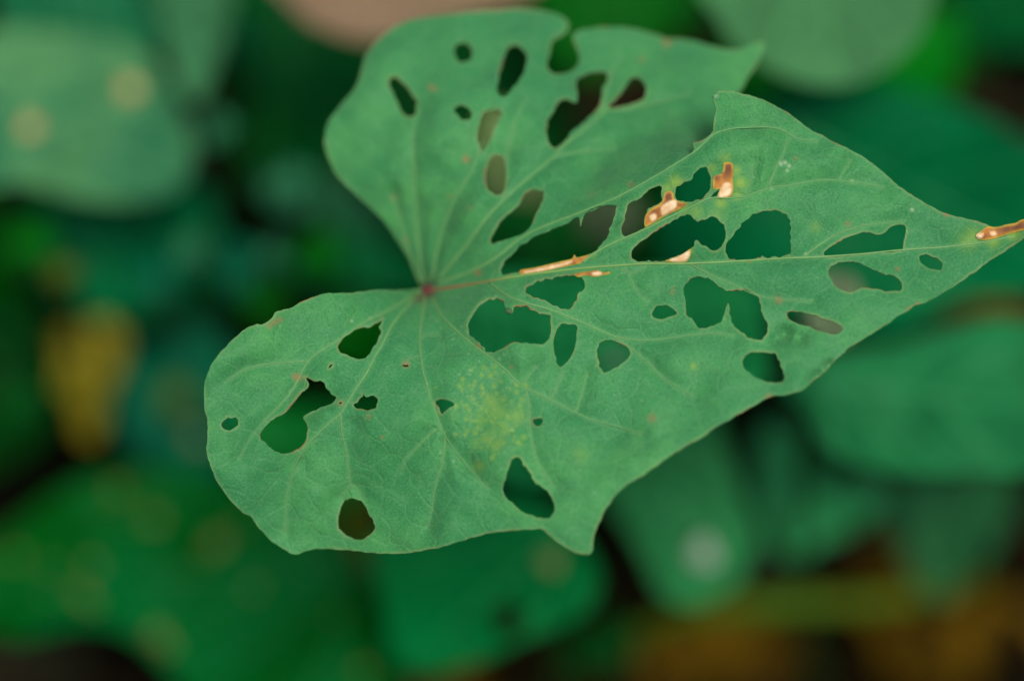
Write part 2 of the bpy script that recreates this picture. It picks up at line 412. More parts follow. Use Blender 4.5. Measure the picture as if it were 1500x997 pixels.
back_leaf('small grey-green leaf with blunt tip, hanging nearest the leaf with the painted glint',
          [(1112, 640), (1150, 622), (1215, 680), (1292, 722), (1272, 762), (1210, 792), (1150, 815), (1122, 750)], 135, (.036, .33, .11), (1150, 640), (1155, 812), (0, -4), 3)
back_leaf('small dim green leaf hanging pointed over brown litter',
          [(1295, 705), (1390, 690), (1485, 700), (1474, 770), (1440, 822), (1390, 878), (1345, 850), (1312, 780)], 150, (.016, .11, .036), (1390, 700), (1388, 876), (0, -4), 3)
back_leaf('green leaf with a painted whitish glint near its rounded tip',
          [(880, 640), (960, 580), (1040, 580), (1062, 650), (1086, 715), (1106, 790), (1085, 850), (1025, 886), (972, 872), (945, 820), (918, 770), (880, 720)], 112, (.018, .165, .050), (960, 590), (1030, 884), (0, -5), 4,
          spots=[(1030, 810, 21)], spot_col=(.24, .33, .24), spot_name='painted_glint')  # pale coloured disc paints the specular highlight onto this leaf
back_leaf('teal leaf with one small dark hole, below the chewed leaf',
          [(545, 790), (640, 740), (760, 720), (830, 760), (876, 830), (872, 880), (825, 915), (772, 935), (705, 968), (630, 985), (575, 965), (560, 880)], 98, (.0006, .15, .032), (830, 780), (600, 970), (-2, -4), 4,
          holes=[[(722, 900), (738, 882), (762, 890), (766, 915), (748, 932), (730, 925)]], spots=[(808, 822, 16)], spot_col=(.18, .22, .06))
back_leaf('large leaf speckled with many olive spots, below the yellow leaf',
          [(-90, 830), (0, 782), (80, 722), (170, 690), (300, 690), (420, 750), (540, 790), (570, 860), (566, 1080), (330, 1090), (250, 985), (190, 930), (110, 915), (20, 935), (-70, 900)], 126, (.0006, .100, .018), (540, 830), (-60, 860), (-2, -5), 5, col2=(.0005, .062, .003),
          spots=[(172, 717, 9), (225, 760, 11), (75, 830, 7), (135, 826, 9), (118, 868, 10), (132, 882, 8), (232, 930, 12), (246, 946, 9), (318, 792, 13), (304, 808, 7), (372, 862, 8), (492, 902, 5), (532, 980, 9), (24, 815, 8), (352, 768, 7), (70, 868, 5)], spot_col=(.11, .13, .025))
back_leaf('dark bluish green leaf between the yellow leaf and the chewed leaf',
          [(170, 540), (290, 470), (350, 520), (400, 640), (370, 740), (250, 690), (180, 640)], 150, (.0005, .095, .045), (200, 560), (365, 735), (0, -4), 3, spots=[(258, 575, 14), (290, 640, 13)], spot_col=(.16, .16, .05))
back_leaf('green leaf seen through the largest hole of the chewed leaf left lobe',
          [(340, 600), (430, 596), (520, 590), (600, 570), (630, 640), (560, 720), (440, 745), (350, 690)], 128, (.0006, .15, .018), (360, 620), (600, 680), (0, -4), 3)
back_leaf('small grass-green leaf seen through the pointed hole of the chewed leaf left lobe',
          [(470, 462), (570, 440), (600, 490), (560, 536), (490, 530)], 120, (.0006, .13, .004), (475, 465), (590, 520), (0, -4), 2, laterals=2)
back_leaf('yellow dying leaf against dark foliage',
          [(78, 498), (104, 476), (122, 486), (150, 466), (178, 486), (180, 535), (160, 568), (154, 610), (136, 648), (112, 632), (104, 590), (82, 566), (88, 530)], 142, (.24, .20, .014), (122, 468), (125, 644), (0, -4), 2, name='yellow_leaf', cat='leaf', col2=(.07, .07, .004), laterals=3)
back_leaf('teal leaf close behind the middle of the chewed leaf',
          [(655, 430), (760, 395), (900, 400), (1040, 395), (1110, 440), (1120, 560), (1040, 600), (930, 640), (850, 690), (775, 712), (690, 670), (635, 590)], 64, (.011, .26, .066), (690, 440), (1110, 570), (2, -5), 3, spots=[(900, 525, 14)], spot_col=(.10, .2, .12))
back_leaf('tan shrivelled leaf seen through two pale-rimmed holes of the chewed leaf upper lobe',
          [(704, 175), (735, 150), (765, 200), (812, 270), (800, 300), (750, 296), (712, 284), (702, 230)], 84, (.165, .26, .085), (720, 150), (790, 300), (0, -4), 3, name='dry_leaf', cat='dry leaf', petiole=False, laterals=3)
back_leaf('grey-tan shrivelled leaf seen through the hole above the dry strip on the midrib',
          [(845, 292), (900, 280), (940, 300), (930, 350), (890, 358), (850, 335)], 90, (.10, .16, .075), (850, 300), (925, 345), (0, -4), 2, name='dry_leaf', cat='dry leaf', petiole=False, laterals=2)
back_leaf('curled tan leaf fragment behind the lower edge of the chewed leaf near its tip',
          [(1175, 455), (1200, 410), (1235, 398), (1262, 420), (1262, 470), (1240, 500), (1200, 505)], 55, (.17, .26, .13), (1185, 455), (1255, 480), (0, -4), 2, name='dry_leaf', cat='dry leaf', petiole=False, laterals=2)
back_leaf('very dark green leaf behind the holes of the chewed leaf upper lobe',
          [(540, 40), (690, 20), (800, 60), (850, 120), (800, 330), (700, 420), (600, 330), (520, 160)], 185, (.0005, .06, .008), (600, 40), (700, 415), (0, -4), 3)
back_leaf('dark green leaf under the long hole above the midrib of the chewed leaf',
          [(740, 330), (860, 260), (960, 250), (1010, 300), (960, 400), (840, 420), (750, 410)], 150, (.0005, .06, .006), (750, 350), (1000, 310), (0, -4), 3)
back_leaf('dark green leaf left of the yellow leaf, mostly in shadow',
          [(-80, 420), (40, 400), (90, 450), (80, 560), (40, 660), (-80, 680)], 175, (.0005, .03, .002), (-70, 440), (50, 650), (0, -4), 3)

back_leaf('brown withered scrap between the speckled leaf and the holed teal leaf',
          [(500, 735), (545, 738), (580, 800), (605, 850), (580, 880), (548, 850), (505, 790)], 108, (.05, .075, .005), (545, 815), (590, 872), (0, -4), 1, name='dry_leaf', cat='dry leaf', petiole=False, laterals=2)
UG = random.Random(21)
def undergrowth(x, y, size, ang, t, col, label):
    ca, sa = math.cos(ang), math.sin(ang); P = []
    for u_, v_ in [(0, 0), (-.12, .28), (.02, .48), (.3, .52), (.62, .36), (.86, .16), (1, 0), (.84, -.18), (.6, -.38), (.28, -.5), (0, -.46), (-.12, -.26)]:
        u_, v_ = u_ - .45 + UG.uniform(-.04, .04), v_ * UG.uniform(.8, 1.1); P.append((x + size * (u_ * ca - v_ * sa), y + size * (u_ * sa + v_ * ca)))
    b_ = (x - .45 * size * ca, y - .45 * size * sa); e_ = (x + .53 * size * ca, y + .53 * size * sa)
    back_leaf(label, P, t, col, b_, e_, (UG.uniform(-9, 9), UG.uniform(-12, 4)), UG.uniform(1, 3), group='small undergrowth leaves in the shade', laterals=3, h=6.0)
UGC = {'dim grey-green': (.022, .15, .065), 'dark green': (.0006, .07, .008), 'bluish green': (.0008, .10, .045), 'bright grassy': (.002, .16, .006), 'olive': (.06, .10, .012)}
for x, y, sz, t, c in [(428, 285, 80, 112, 'dim grey-green'), (395, 215, 80, 165, 'dark green'), (462, 375, 66, 115, 'bright grassy'), (350, 385, 80, 122, 'bluish green'), (235, 400, 75, 125, 'bluish green'), (275, 368, 55, 112, 'dim grey-green'),
                       (305, 455, 75, 165, 'dark green'), (385, 440, 60, 125, 'bright grassy'), (210, 430, 60, 160, 'dim grey-green'), (235, 520, 80, 165, 'dark green'), (30, 600, 90, 170, 'dark green'), (48, 345, 70, 130, 'bright grassy'), (92, 405, 46, 112, 'olive'),
                       (255, 575, 45, 140, 'olive'), (405, 372, 46, 108, 'dim grey-green'), (480, 455, 60, 165, 'dark green'), (330, 60, 60, 140, 'bluish green'), (315, 190, 50, 116, 'dim grey-green'), (210, 150, 40, 112, 'olive'), (560, 400, 60, 155, 'bluish green'),
                       (900, 930, 70, 160, 'dark green'), (860, 965, 60, 165, 'dark green'), (1440, 60, 70, 165, 'dark green'), (1015, 20, 60, 170, 'dark green'), (640, 330, 60, 170, 'dark green'), (20, 470, 70, 172, 'dark green')]:
    undergrowth(x, y, sz, UG.uniform(0, 6.28), t, UGC[c], 'small ' + c + ' leaf low in the shaded undergrowth')
# ------------------------------------------------------------------ grass blade, vine stems, leaf litter
def grass_blade():
    q = smooth([(930, 925), (1040, 893), (1160, 884), (1270, 882), (1370, 868), (1460, 840)], 12, False)
    t = ground_t(q[:, 0], q[:, 1], .05) ; w = np.sin(np.linspace(.25, math.pi, len(q))) * 13 + 1
    A = up(q[:, 0], q[:, 1] - w, t); B = up(q[:, 0], q[:, 1], t + 2.5); Cc = up(q[:, 0], q[:, 1] + w, t - 1)
    n = len(q); V = np.concatenate([A, B, Cc]); T = []
    for i in range(n - 1):
        for k in (0, 1):
            a, b, c, d = k * n + i, k * n + i + 1, (k + 1) * n + i + 1, (k + 1) * n + i; T += [(a, b, c), (a, c, d)]
    org = A[0]
    o = mesh_np('grass_blade', V, T, plain_material('grass_green', (.030, .095, .002), (.05, .08, .003), 80, .5, .03), None, None, org, True, .0003)
    o.location = org; o['label'] = 'olive grass blade arching over the brown leaf litter'; o['category'] = 'grass blade'
grass_blade()
STEM = plain_material('vine_bark', (.02, .035, .01), (.04, .025, .012), 150, .7)
def vine(label, pts):
    P = smooth3(pts); o = tube('creeping_vine', P, np.linspace(.0022, .0014, len(P)), STEM, None, P[0], 8); o.location = P[0]
    o['label'] = label; o['category'] = 'vine'
def smooth3(pts):
    a = smooth([(p[0], p[1]) for p in pts], .008, False); b = smooth([(p[0], p[2]) for p in pts], .008, False); n = min(len(a), len(b))
    k = np.linspace(0, 1, 60); f = lambda c, j: np.interp(k, np.linspace(0, 1, len(c)), c[:, j])
    return np.stack([f(a, 0), f(a, 1), f(b, 1)], 1)
vine('thin creeping stem on the soil under the speckled leaf', [(-.25, .0, .004), (-.12, .05, .006), (0, .04, .004), (.1, .09, .008), (.25, .06, .004)])
vine('thin creeping stem on the soil under the withered pinkish leaf', [(-.28, .2, .004), (-.1, .17, .01), (.05, .21, .006), (.28, .17, .004)])

LM = {'amber': plain_material('amber_litter', (.14, .085, .003), (.055, .03, .002), 120, .7, .03), 'brown': plain_material('brown_litter', (.018, .009, .002), (.008, .005, .002), 120, .8, .03),
      'black': plain_material('rotten_litter', (.004, .004, .0015), (.007, .005, .002), 120, .8, .03)}
LT = {'amber': 'amber dry leaf lying on the dark soil', 'brown': 'brown crumpled dry leaf lying on the dark soil', 'black': 'blackened rotting leaf lying on the dark soil'}
def litter_mesh(seed):
    r = np.random.default_rng(seed); n, m = 13, 7
    u = np.linspace(0, 1, n); v = np.linspace(-1, 1, m); w = np.sin(np.pi * u ** r.uniform(.7, 1.1)) ** .8 * r.uniform(.26, .4) + .004
    U, Vv = np.meshgrid(u, v, indexing='ij'); X = U - .5; Y = Vv * w[:, None] * (1 + .1 * np.sin(U * 23 + r.uniform(0, 6)))
    Z = .12 * np.abs(Vv) ** 1.5 * r.uniform(-.4, 1) + .12 * np.sin(U * 5 + r.uniform(0, 6)) + .05 * np.sin(U * 11 + Vv * 4)
    V = np.stack([X, Y, Z - Z.min()], -1).reshape(-1, 3); i = np.arange(n * m).reshape(n, m)
    q = np.stack([i[:-1, :-1], i[1:, :-1], i[1:, 1:], i[:-1, 1:]], -1).reshape(-1, 4)
    return V, q
LMESH = {}
for kind in LM:
    for s_ in range(4):
        V, q = litter_mesh(s_ + 10 * len(kind)); ob = mesh_np('litter_leaf', V, q, LM[kind]); LMESH[kind, s_] = ob.data; bpy.data.objects.remove(ob)
def litter(kind, px, py, size, lift=.001):
    p = up(px, py, ground_t(px, py, lift))
    o = link(bpy.data.objects.new('litter_leaf', LMESH[kind, random.randrange(4)]))
    o.location = p; o.scale = (size,) * 3; o.rotation_euler = (random.uniform(-.3, .3), random.uniform(-.3, .3), random.uniform(0, 6.28))
    m = o.modifiers.new('thickness', 'SOLIDIFY'); m.thickness = .006
    o['label'] = LT[kind]; o['category'] = 'dry leaf'; o['group'] = kind + ' leaves littering the soil'
for a in [(1060, 950, .034), (1335, 925, .040), (1345, 955, .03), (935, 985, .025), (1480, 990, .035), (1085, 975, .026), (640, 1003, .028), (1480, 440, .03)]:
    litter('amber', *a)
for i in range(34): litter('brown', random.uniform(-100, 1600), random.uniform(-80, 1080), random.uniform(.022, .045))
for a in [(1290, 900, .035), (1000, 940, .03), (1130, 970, .035), (1450, 900, .03), (850, 170, .04), (920, 150, .04), (880, 960, .03), (740, 905, .03)]: litter('brown', *a)
for i in range(40): litter('black', random.uniform(-150, 1650), random.uniform(-100, 1100), random.uniform(.025, .05), .003)

# ------------------------------------------------------------------ the chewed leaf
Z1, Z2, Z3, Z4, Z5 = (450, 0), (750, 0), (450, 220), (800, 200), (1100, 220)
Z6, Z7, Z8, ZA, ZB = (280, 400), (620, 420), (900, 380), (280, 580), (620, 580)
K = 3.748
FOLD = [(640, 416), (690, 397), (725, 378), (752, 357), (784, 337), (850, 311), (907, 287), (965, 255), (1013, 225)]
UPPER = ([(612, 412), (610, 407), (599, 380), (583, 353), (565, 327), (543, 305), (517, 281), (498, 262), (485, 242), (476, 215), (477, 192), (485, 171), (501, 152), (517, 133),
          (527, 112), (533, 88), (546, 67), (565, 48), (591, 33), (623, 25), (677, 19), (730, 15), (770, 13), (802, 17), (823, 25), (833, 34), (831, 44), (820, 52)]
         + [(809, 61), (805, 80), (801, 96), (806, 105), (819, 109), (835, 105), (846, 97), (849, 83), (843, 67), (839, 55), (842, 48)]
         + [(857, 43), (883, 40), (910, 40), (937, 44), (963, 52), (977, 57), (995, 57), (1017, 60), (1043, 68), (1070, 73), (1086, 72), (1105, 65), (1118, 61), (1121, 66),
            (1115, 80), (1105, 99), (1094, 117), (1083, 135), (1074, 158), (1056, 190), (1034, 222)]
         + [(x + 1.5, y + 4) for x, y in FOLD[::-1]] + [(628, 422), (616, 420)])
FRONT = ([(614, 423), (600, 424), (573, 425), (552, 424), (528, 427), (507, 429), (483, 429), (464, 433), (445, 440), (429, 449), (413, 455), (403, 457), (399, 465), (387, 473), (371, 476),
          (355, 485), (339, 499), (323, 515), (312, 531), (304, 547), (299, 565), (299, 587), (299, 601), (303, 610), (304, 627), (303, 648), (304, 671), (312, 692), (323, 713), (339, 735),
          (357, 751), (368, 757), (376, 769), (392, 787), (411, 801), (424, 810), (437, 811), (453, 805), (480, 804), (507, 805), (533, 808), (568, 811), (600, 809), (632, 804), (659, 797),
          (680, 791), (700, 784), (727, 779), (753, 776), (780, 775), (791, 774), (801, 780), (812, 791), (828, 801), (844, 809), (863, 811), (868, 806), (869, 791), (873, 775), (884, 751),
          (900, 727), (921, 708), (948, 692), (975, 672), (1002, 655), (1023, 643), (1049, 625), (1087, 604), (1119, 585), (1132, 580), (1156, 577), (1180, 568), (1201, 551), (1220, 532),
          (1233, 519), (1247, 507), (1273, 491), (1300, 474), (1313, 465), (1332, 453), (1340, 447), (1356, 443), (1377, 431), (1404, 415), (1431, 396), (1457, 377), (1481, 361), (1497, 349),
          (1508, 338), (1506, 326), (1497, 325), (1479, 328), (1455, 332), (1444, 328), (1420, 321), (1393, 315), (1384, 312), (1367, 304), (1335, 285), (1313, 269), (1292, 251), (1273, 235),
          (1249, 221), (1213, 203), (1181, 185), (1149, 162), (1117, 146), (1093, 138), (1072, 134), (1052, 133), (1044, 138), (1045, 149), (1048, 160), (1046, 173), (1045, 192), (1038, 200),
          (1027, 207), (1015, 210), (1017, 219)] + FOLD[::-1] + [(630, 417)])
U_HOLES = [z(Z1, K, p) for p in [
    [(855, 232), (895, 250), (905, 290), (890, 330), (855, 345), (820, 325), (803, 285), (818, 248)],
    [(450, 440), (480, 420), (530, 460), (570, 510), (600, 560), (595, 620), (560, 645), (520, 620), (490, 550), (460, 490)],
    [(1130, 245), (1190, 270), (1205, 330), (1190, 400), (1150, 460), (1100, 520), (1060, 530), (1042, 480), (1055, 400), (1080, 310), (1100, 265)],
    [(810, 590), (850, 575), (890, 600), (905, 635), (890, 660), (850, 655), (820, 630)],
    [(960, 630), (1010, 600), (1060, 600), (1070, 625), (1030, 700), (1000, 770), (960, 825), (940, 790), (935, 720)]]]
U_HOLES += [z(Z3, K, p) for p in [
    [(1010, 40), (1050, 25), (1080, 50), (1090, 120), (1095, 200), (1070, 240), (1030, 245), (990, 210), (975, 150), (985, 90)],
    [(1250, 215), (1290, 225), (1298, 260), (1270, 320), (1240, 390), (1200, 445), (1130, 480), (1060, 500), (1020, 515), (1005, 490), (1040, 420), (1090, 360), (1150, 310), (1190, 250), (1215, 225)]]]
U_HOLES += [z(Z2, K, p) for p in [
    [(350, 445), (390, 410), (460, 395), (520, 400), (525, 440), (500, 480), (495, 540), (470, 600), (420, 650), (380, 690), (335, 720), (300, 770), (250, 810), (215, 805), (190, 740), (195, 670),
     (225, 610), (260, 555), (300, 540), (330, 555), (355, 560), (360, 520), (350, 480)],
    [(640, 440), (680, 418), (720, 445), (738, 490), (725, 540), (680, 565), (600, 585), (540, 595), (530, 585), (580, 530), (620, 480)]]]
F_HOLES = [[(901, 300), (883, 301), (864, 307), (854, 318), (850, 331), (848, 319), (840, 321), (824, 329), (797, 340), (770, 353), (751, 369), (738, 383), (733, 393), (734, 401), (743, 402), (762, 397),
            (785, 392), (800, 388), (821, 383), (838, 379), (841, 373), (844, 377), (863, 373), (880, 360), (890, 345), (896, 328), (901, 312)]]
F_HOLES += [z(Z4, K, p) for p in [
    [(630, 275), (635, 330), (640, 350), (600, 378), (560, 405), (543, 440), (540, 495), (520, 515), (480, 535), (430, 545), (415, 520), (430, 450), (445, 385), (470, 355), (520, 335), (560, 295), (600, 275)],
    [(850, 170), (885, 180), (905, 230), (900, 280), (870, 330), (820, 355), (770, 360), (720, 345), (705, 320), (715, 280), (750, 255), (790, 245), (810, 210)],
    [(952, 290), (940, 325), (900, 335), (918, 315)],
    [(770, 428), (800, 440), (830, 465), (870, 455), (910, 440), (950, 460), (980, 490), (985, 540), (970, 590), (940, 625), (900, 620), (850, 590), (825, 568), (810, 600), (795, 617), (750, 645), (700, 665),
     (640, 685), (560, 685), (490, 682), (465, 650), (480, 610), (530, 570), (600, 520), (680, 470)],
    [(1240, 405), (1290, 415), (1335, 450), (1340, 520), (1340, 630), (1290, 660), (1200, 662), (1188, 640), (1178, 664), (1120, 675), (1020, 675), (990, 640), (985, 600), (1020, 550), (1060, 500), (1100, 455), (1170, 415)]]]
F_HOLES += [z(Z5, K, p) for p in [
    [(400, 570), (430, 535), (500, 490), (580, 460), (640, 450), (690, 462), (740, 445), (780, 415), (830, 408), (850, 430), (840, 500), (825, 550), (740, 562), (680, 555), (640, 566), (540, 580), (430, 582)],
    [(425, 650), (460, 625), (520, 610), (590, 615), (640, 640), (700, 665), (770, 685), (815, 710), (830, 750), (820, 772), (740, 770), (650, 755), (590, 760), (540, 780), (480, 755), (440, 710)],
    [(930, 575), (980, 575), (1030, 600), (1055, 630), (1040, 655), (1000, 655), (950, 630), (925, 600)]]]
F_HOLES += [z(Z8, K, p) for p in [
    [(950, 290), (1010, 285), (1080, 300), (1150, 325), (1210, 345), (1250, 365), (1255, 390), (1220, 410), (1140, 395), (1060, 365), (990, 345), (960, 325)],
    [(440, 95), (490, 95), (540, 115), (590, 160), (640, 170), (710, 165), (770, 190), (795, 220), (810, 290), (840, 360), (835, 410), (800, 440), (750, 430), (700, 400), (650, 360), (635, 300), (630, 238),
     (618, 240), (607, 285), (585, 340), (520, 370), (465, 378), (430, 330), (395, 300), (392, 240), (380, 160), (410, 115)],
    [(205, 285), (240, 255), (290, 252), (325, 270), (345, 300), (310, 310), (260, 325), (215, 318)],
    [(710, 540), (750, 510), (820, 508), (880, 515), (905, 560), (930, 630), (930, 665), (870, 675), (790, 655), (740, 620), (705, 580)]]]
F_HOLES += [[(770, 423), (783, 413), (805, 407), (829, 403), (850, 404), (857, 420), (848, 430), (841, 444), (830, 453), (815, 449), (800, 441), (785, 435), (772, 430)]]
F_HOLES += [z(Z7, K, p) for p in [
    [(240, 230), (250, 180), (290, 120), (340, 75), (400, 60), (440, 78), (455, 130), (475, 150), (492, 135), (498, 108), (550, 100), (600, 125), (640, 145), (695, 155), (700, 250), (680, 300), (640, 315),
     (560, 308), (490, 305), (440, 335), (375, 365), (340, 345), (300, 305), (260, 275)],
    [(760, 205), (810, 203), (845, 215), (840, 280), (820, 370), (790, 405), (760, 440), (740, 425), (722, 370), (715, 300), (730, 240)],
    [(960, 320), (1000, 293), (1040, 292), (1090, 315), (1135, 350), (1120, 395), (1060, 440), (1000, 470), (975, 450), (958, 390)],
    [(600, 730), (650, 720), (655, 745), (630, 765), (608, 755)]]]
F_HOLES += [z(Z6, K, p) for p in [
    [(1052, 243), (1035, 290), (1045, 320), (1020, 380), (985, 430), (955, 468), (890, 462), (840, 440), (805, 415), (820, 375), (870, 330), (930, 300), (1000, 285)],
    [(618, 568), (680, 590), (715, 590), (740, 620), (770, 660), (797, 690), (780, 715), (700, 750), (615, 790), (640, 840), (635, 900), (610, 950), (560, 980), (510, 993), (450, 970), (410, 935), (375, 890),
     (400, 850), (450, 800), (510, 770), (550, 720), (600, 660), (640, 620), (635, 592)],
    [(165, 825), (200, 795), (245, 795), (260, 820), (240, 850), (200, 860), (172, 850)],
    [(893, 720), (930, 690), (942, 652), (955, 675), (1000, 675), (1025, 690), (1015, 735), (985, 750), (950, 750), (910, 735)],
    [(1345, 705), (1380, 690), (1445, 715), (1410, 745), (1372, 775), (1355, 745)],
    [(1160, 500), (1192, 498), (1195, 512), (1165, 512)], [(752, 520), (770, 495), (776, 502), (760, 524)], [(815, 706), (826, 702), (828, 716), (818, 718)]]]
F_HOLES += [z(ZB, K, [(490, 345), (520, 335), (550, 370), (590, 430), (620, 480), (680, 520), (720, 590), (715, 640), (680, 672), (630, 665), (560, 640), (500, 600), (445, 540), (440, 480), (470, 400)]),
            z(ZA, K, [(840, 575), (890, 562), (940, 580), (970, 640), (1010, 710), (980, 760), (920, 790), (870, 775), (810, 720), (815, 640)])]
# veins: (points, start radius px, end radius px)
MID = [(627, 425), (660, 421), (720, 411), (760, 404), (800, 399), (850, 393), (900, 389), (950, 386), (1000, 386), (1050, 384), (1100, 381), (1150, 378), (1200, 376), (1260, 372), (1320, 366), (1380, 362), (1430, 356), (1485, 346)]
F_VEINS = [
    (FOLD + [(1030, 211), (1045, 197), (1065, 190), (1091, 187), (1137, 188), (1170, 204), (1195, 206)], 3.2, 1.2),
    ([(853, 384), (880, 365), (907, 352), (944, 336), (987, 315), (1021, 299), (1040, 290), (1067, 290), (1093, 287), (1125, 276), (1160, 271), (1200, 264), (1228, 264), (1252, 267), (1292, 274)], 2.8, .8),
    ([(1125, 274), (1136, 248), (1149, 219), (1154, 203)], 1.2, .6),
    ([(1177, 376), (1207, 354), (1233, 340), (1265, 331), (1297, 326), (1325, 323)], 1.8, .7),
    ([(717, 414), (743, 433), (770, 443), (805, 453), (841, 467), (868, 479), (897, 491), (927, 497), (964, 497), (1007, 491), (1049, 488), (1075, 492)], 2.4, .8),
    ([(897, 491), (927, 512), (953, 535), (980, 559), (1015, 580)], 1.4, .6),
    ([(632, 432), (638, 445), (649, 465), (673, 488), (695, 506), (719, 524), (740, 541), (765, 565), (804, 584), (844, 604), (868, 615), (905, 625), (940, 636)], 2.6, .7),
    ([(765, 565), (775, 550), (785, 537)], 1.0, .6), ([(807, 584), (817, 564), (824, 546)], 1.0, .6), ([(844, 603), (853, 575), (860, 545)], .9, .6),
    ([(771, 570), (775, 596), (776, 623), (780, 650), (791, 681), (812, 713)], 1.3, .6),
    ([(623, 434), (618, 467), (615, 493), (617, 528), (621, 549), (629, 576), (640, 608), (652, 638), (673, 668), (695, 695), (716, 715)], 2.4, .6),
    ([(652, 640), (648, 675), (637, 715), (632, 753), (627, 772)], 1.3, .6), ([(639, 628), (613, 652), (595, 673), (585, 690)], 1.0, .5),
    ([(612, 433), (600, 445), (587, 459), (573, 478), (562, 500), (549, 522), (537, 546), (523, 567), (509, 589), (499, 605), (477, 624), (456, 645), (441, 665), (434, 678), (427, 697), (420, 724), (419, 751), (417, 780)], 2.6, .8),
    ([(499, 605), (501, 633), (508, 665), (511, 692), (513, 708), (501, 727)], 1.5, .6), ([(513, 708), (524, 716), (532, 727)], .9, .6),
    ([(606, 431), (587, 444), (560, 459), (533, 472), (507, 491), (477, 509), (456, 524), (445, 539), (437, 555), (427, 573), (408, 595), (387, 616), (368, 640), (350, 670)], 2.2, .7),
    ([(451, 528), (413, 531), (381, 535), (357, 541), (333, 557)], 1.2, .5),
    ([(950, 387), (925, 400), (905, 392)], .7, .4), ([(918, 395), (926, 412), (937, 431), (950, 440)], .9, .5), ([(1010, 386), (1040, 402), (1080, 420), (1110, 433), (1150, 439), (1190, 441)], 1.2, .5),
    ([(740, 541), (724, 560)], .8, .4), ([(615, 493), (640, 488)], .8, .4), ([(616, 520), (590, 528)], .7, .4), ([(1093, 287), (1100, 265), (1104, 240)], .8, .5), ([(1228, 264), (1240, 245), (1246, 235)], .7, .4),
]
U_VEINS = [
    ([(616, 414), (610, 400), (594, 353), (581, 303), (577, 285)], 2.4, .8),
    ([(620, 413), (615, 380), (611, 340), (608, 290), (606, 240), (605, 200), (611, 160)], 3.0, 1.0),
    ([(629, 412), (635, 395), (640, 367), (650, 332), (666, 292), (685, 260), (697, 236), (707, 205)], 3.0, 1.0),
    ([(640, 411), (663, 383), (685, 356), (711, 321), (733, 297), (757, 275), (784, 252), (810, 231), (830, 210), (857, 189), (881, 168), (892, 160), (915, 161), (940, 155), (977, 147), (1010, 137)], 3.0, .9),
    ([(881, 168), (884, 149), (890, 128), (895, 108), (910, 85)], 1.3, .6),
    ([(697, 236), (704, 222), (708, 228)], .8, .6), ([(735, 295), (741, 270), (744, 230), (752, 185), (768, 150)], 1.4, .7), ([(810, 231), (850, 222), (900, 218)], 1.0, .6),
]
SURF_F = [(740, 450, 0), (700, 520, 0), (620, 425, 10), (650, 440, 6), (600, 445, 7), (560, 430, 5), (500, 450, 2), (500, 520, 1), (350, 550, -.5), (310, 600, -1), (420, 640, 0), (420, 780, 3), (527, 760, 2.5), (600, 700, 0),
          (620, 560, 0), (660, 780, -1.5), (773, 718, -4.5), (860, 800, -7), (950, 690, -7), (1080, 605, -6), (900, 600, -3), (898, 520, -1.2), (1118, 537, -4), (1230, 515, -4.5), (1180, 475, -3), (1060, 450, -1.5), (1100, 345, .3),
          (1268, 350, 0), (1340, 440, -2.5), (1268, 405, -1), (1364, 383, 0), (1460, 340, .5), (1300, 255, 1.5), (1200, 195, 1.5), (1060, 140, 1.5), (1100, 200, .5), (1150, 250, 0), (870, 392, 1.0), (960, 386, .6), (760, 404, 2.5), (690, 416, 5.5),
          (784, 337, 3.5), (850, 311, 2.0), (907, 287, 1.0), (965, 255, .3), (1013, 225, 0), (725, 378, 5), (940, 310, .8), (980, 350, .5), (850, 350, 2.0)]
SURF_F = [(a_, b_, c_ * (1.55 if c_ > 0 else 1.1)) for a_, b_, c_ in SURF_F]
dF0 = tps(SURF_F)
fp = smooth(FOLD, 25, False)
SURF_U = [(x, y, float(dF0(np.array(x), np.array(y))) + .35) for x, y in fp] + [(620, 415, 10.3), (600, 380, 10), (560, 320, 10), (490, 240, 10), (480, 190, 10.5), (540, 80, 12), (610, 30, 13), (588, 140, 9.5), (610, 220, 7.5), (640, 320, 8), (678, 76, 10),
          (720, 255, 5.5), (715, 190, 6.5), (750, 100, 9), (770, 15, 13), (830, 80, 11), (845, 170, 7.5), (920, 135, 9), (900, 45, 12.5), (1000, 60, 13.5), (1115, 70, 13), (1060, 120, 11), (1000, 150, 8.5), (960, 200, 6), (1050, 190, 9), (1025, 215, 6),
          (870, 260, 5), (780, 290, 4.6), (690, 320, 5.5)]
SURF_U = SURF_U[:len(fp)] + [(a_, b_, c_ * 1.85) for a_, b_, c_ in SURF_U[len(fp):]]
dU0 = tps(SURF_U)
LEAF_ORG = up(627, 425, 15.9)
leaf = thing('chewed_leaf', 'large heart-shaped green leaf riddled with insect-eaten holes, dry orange patches along midrib', 'leaf', LEAF_ORG)
LEAFMAT = main_leaf_material()
yellow = []
for i in range(210):
    a = random.gauss(0, 1); b = random.gauss(0, 1); x = 722 + a * 30 + b * 6; y = 607 + b * 32 - a * 6
    if 625 < x < 772 and y < 690: yellow.append((x, y, random.uniform(1.5, 4.2), random.uniform(.10, .55)))
yellow += [(735 + random.gauss(0, 14), 612 + random.gauss(0, 11), random.uniform(5, 13), random.uniform(.2, .45)) for _ in range(18)] + [(715 + random.gauss(0, 12), 650 + random.gauss(0, 9), random.uniform(5, 11), random.uniform(.15, .4)) for _ in range(12)]
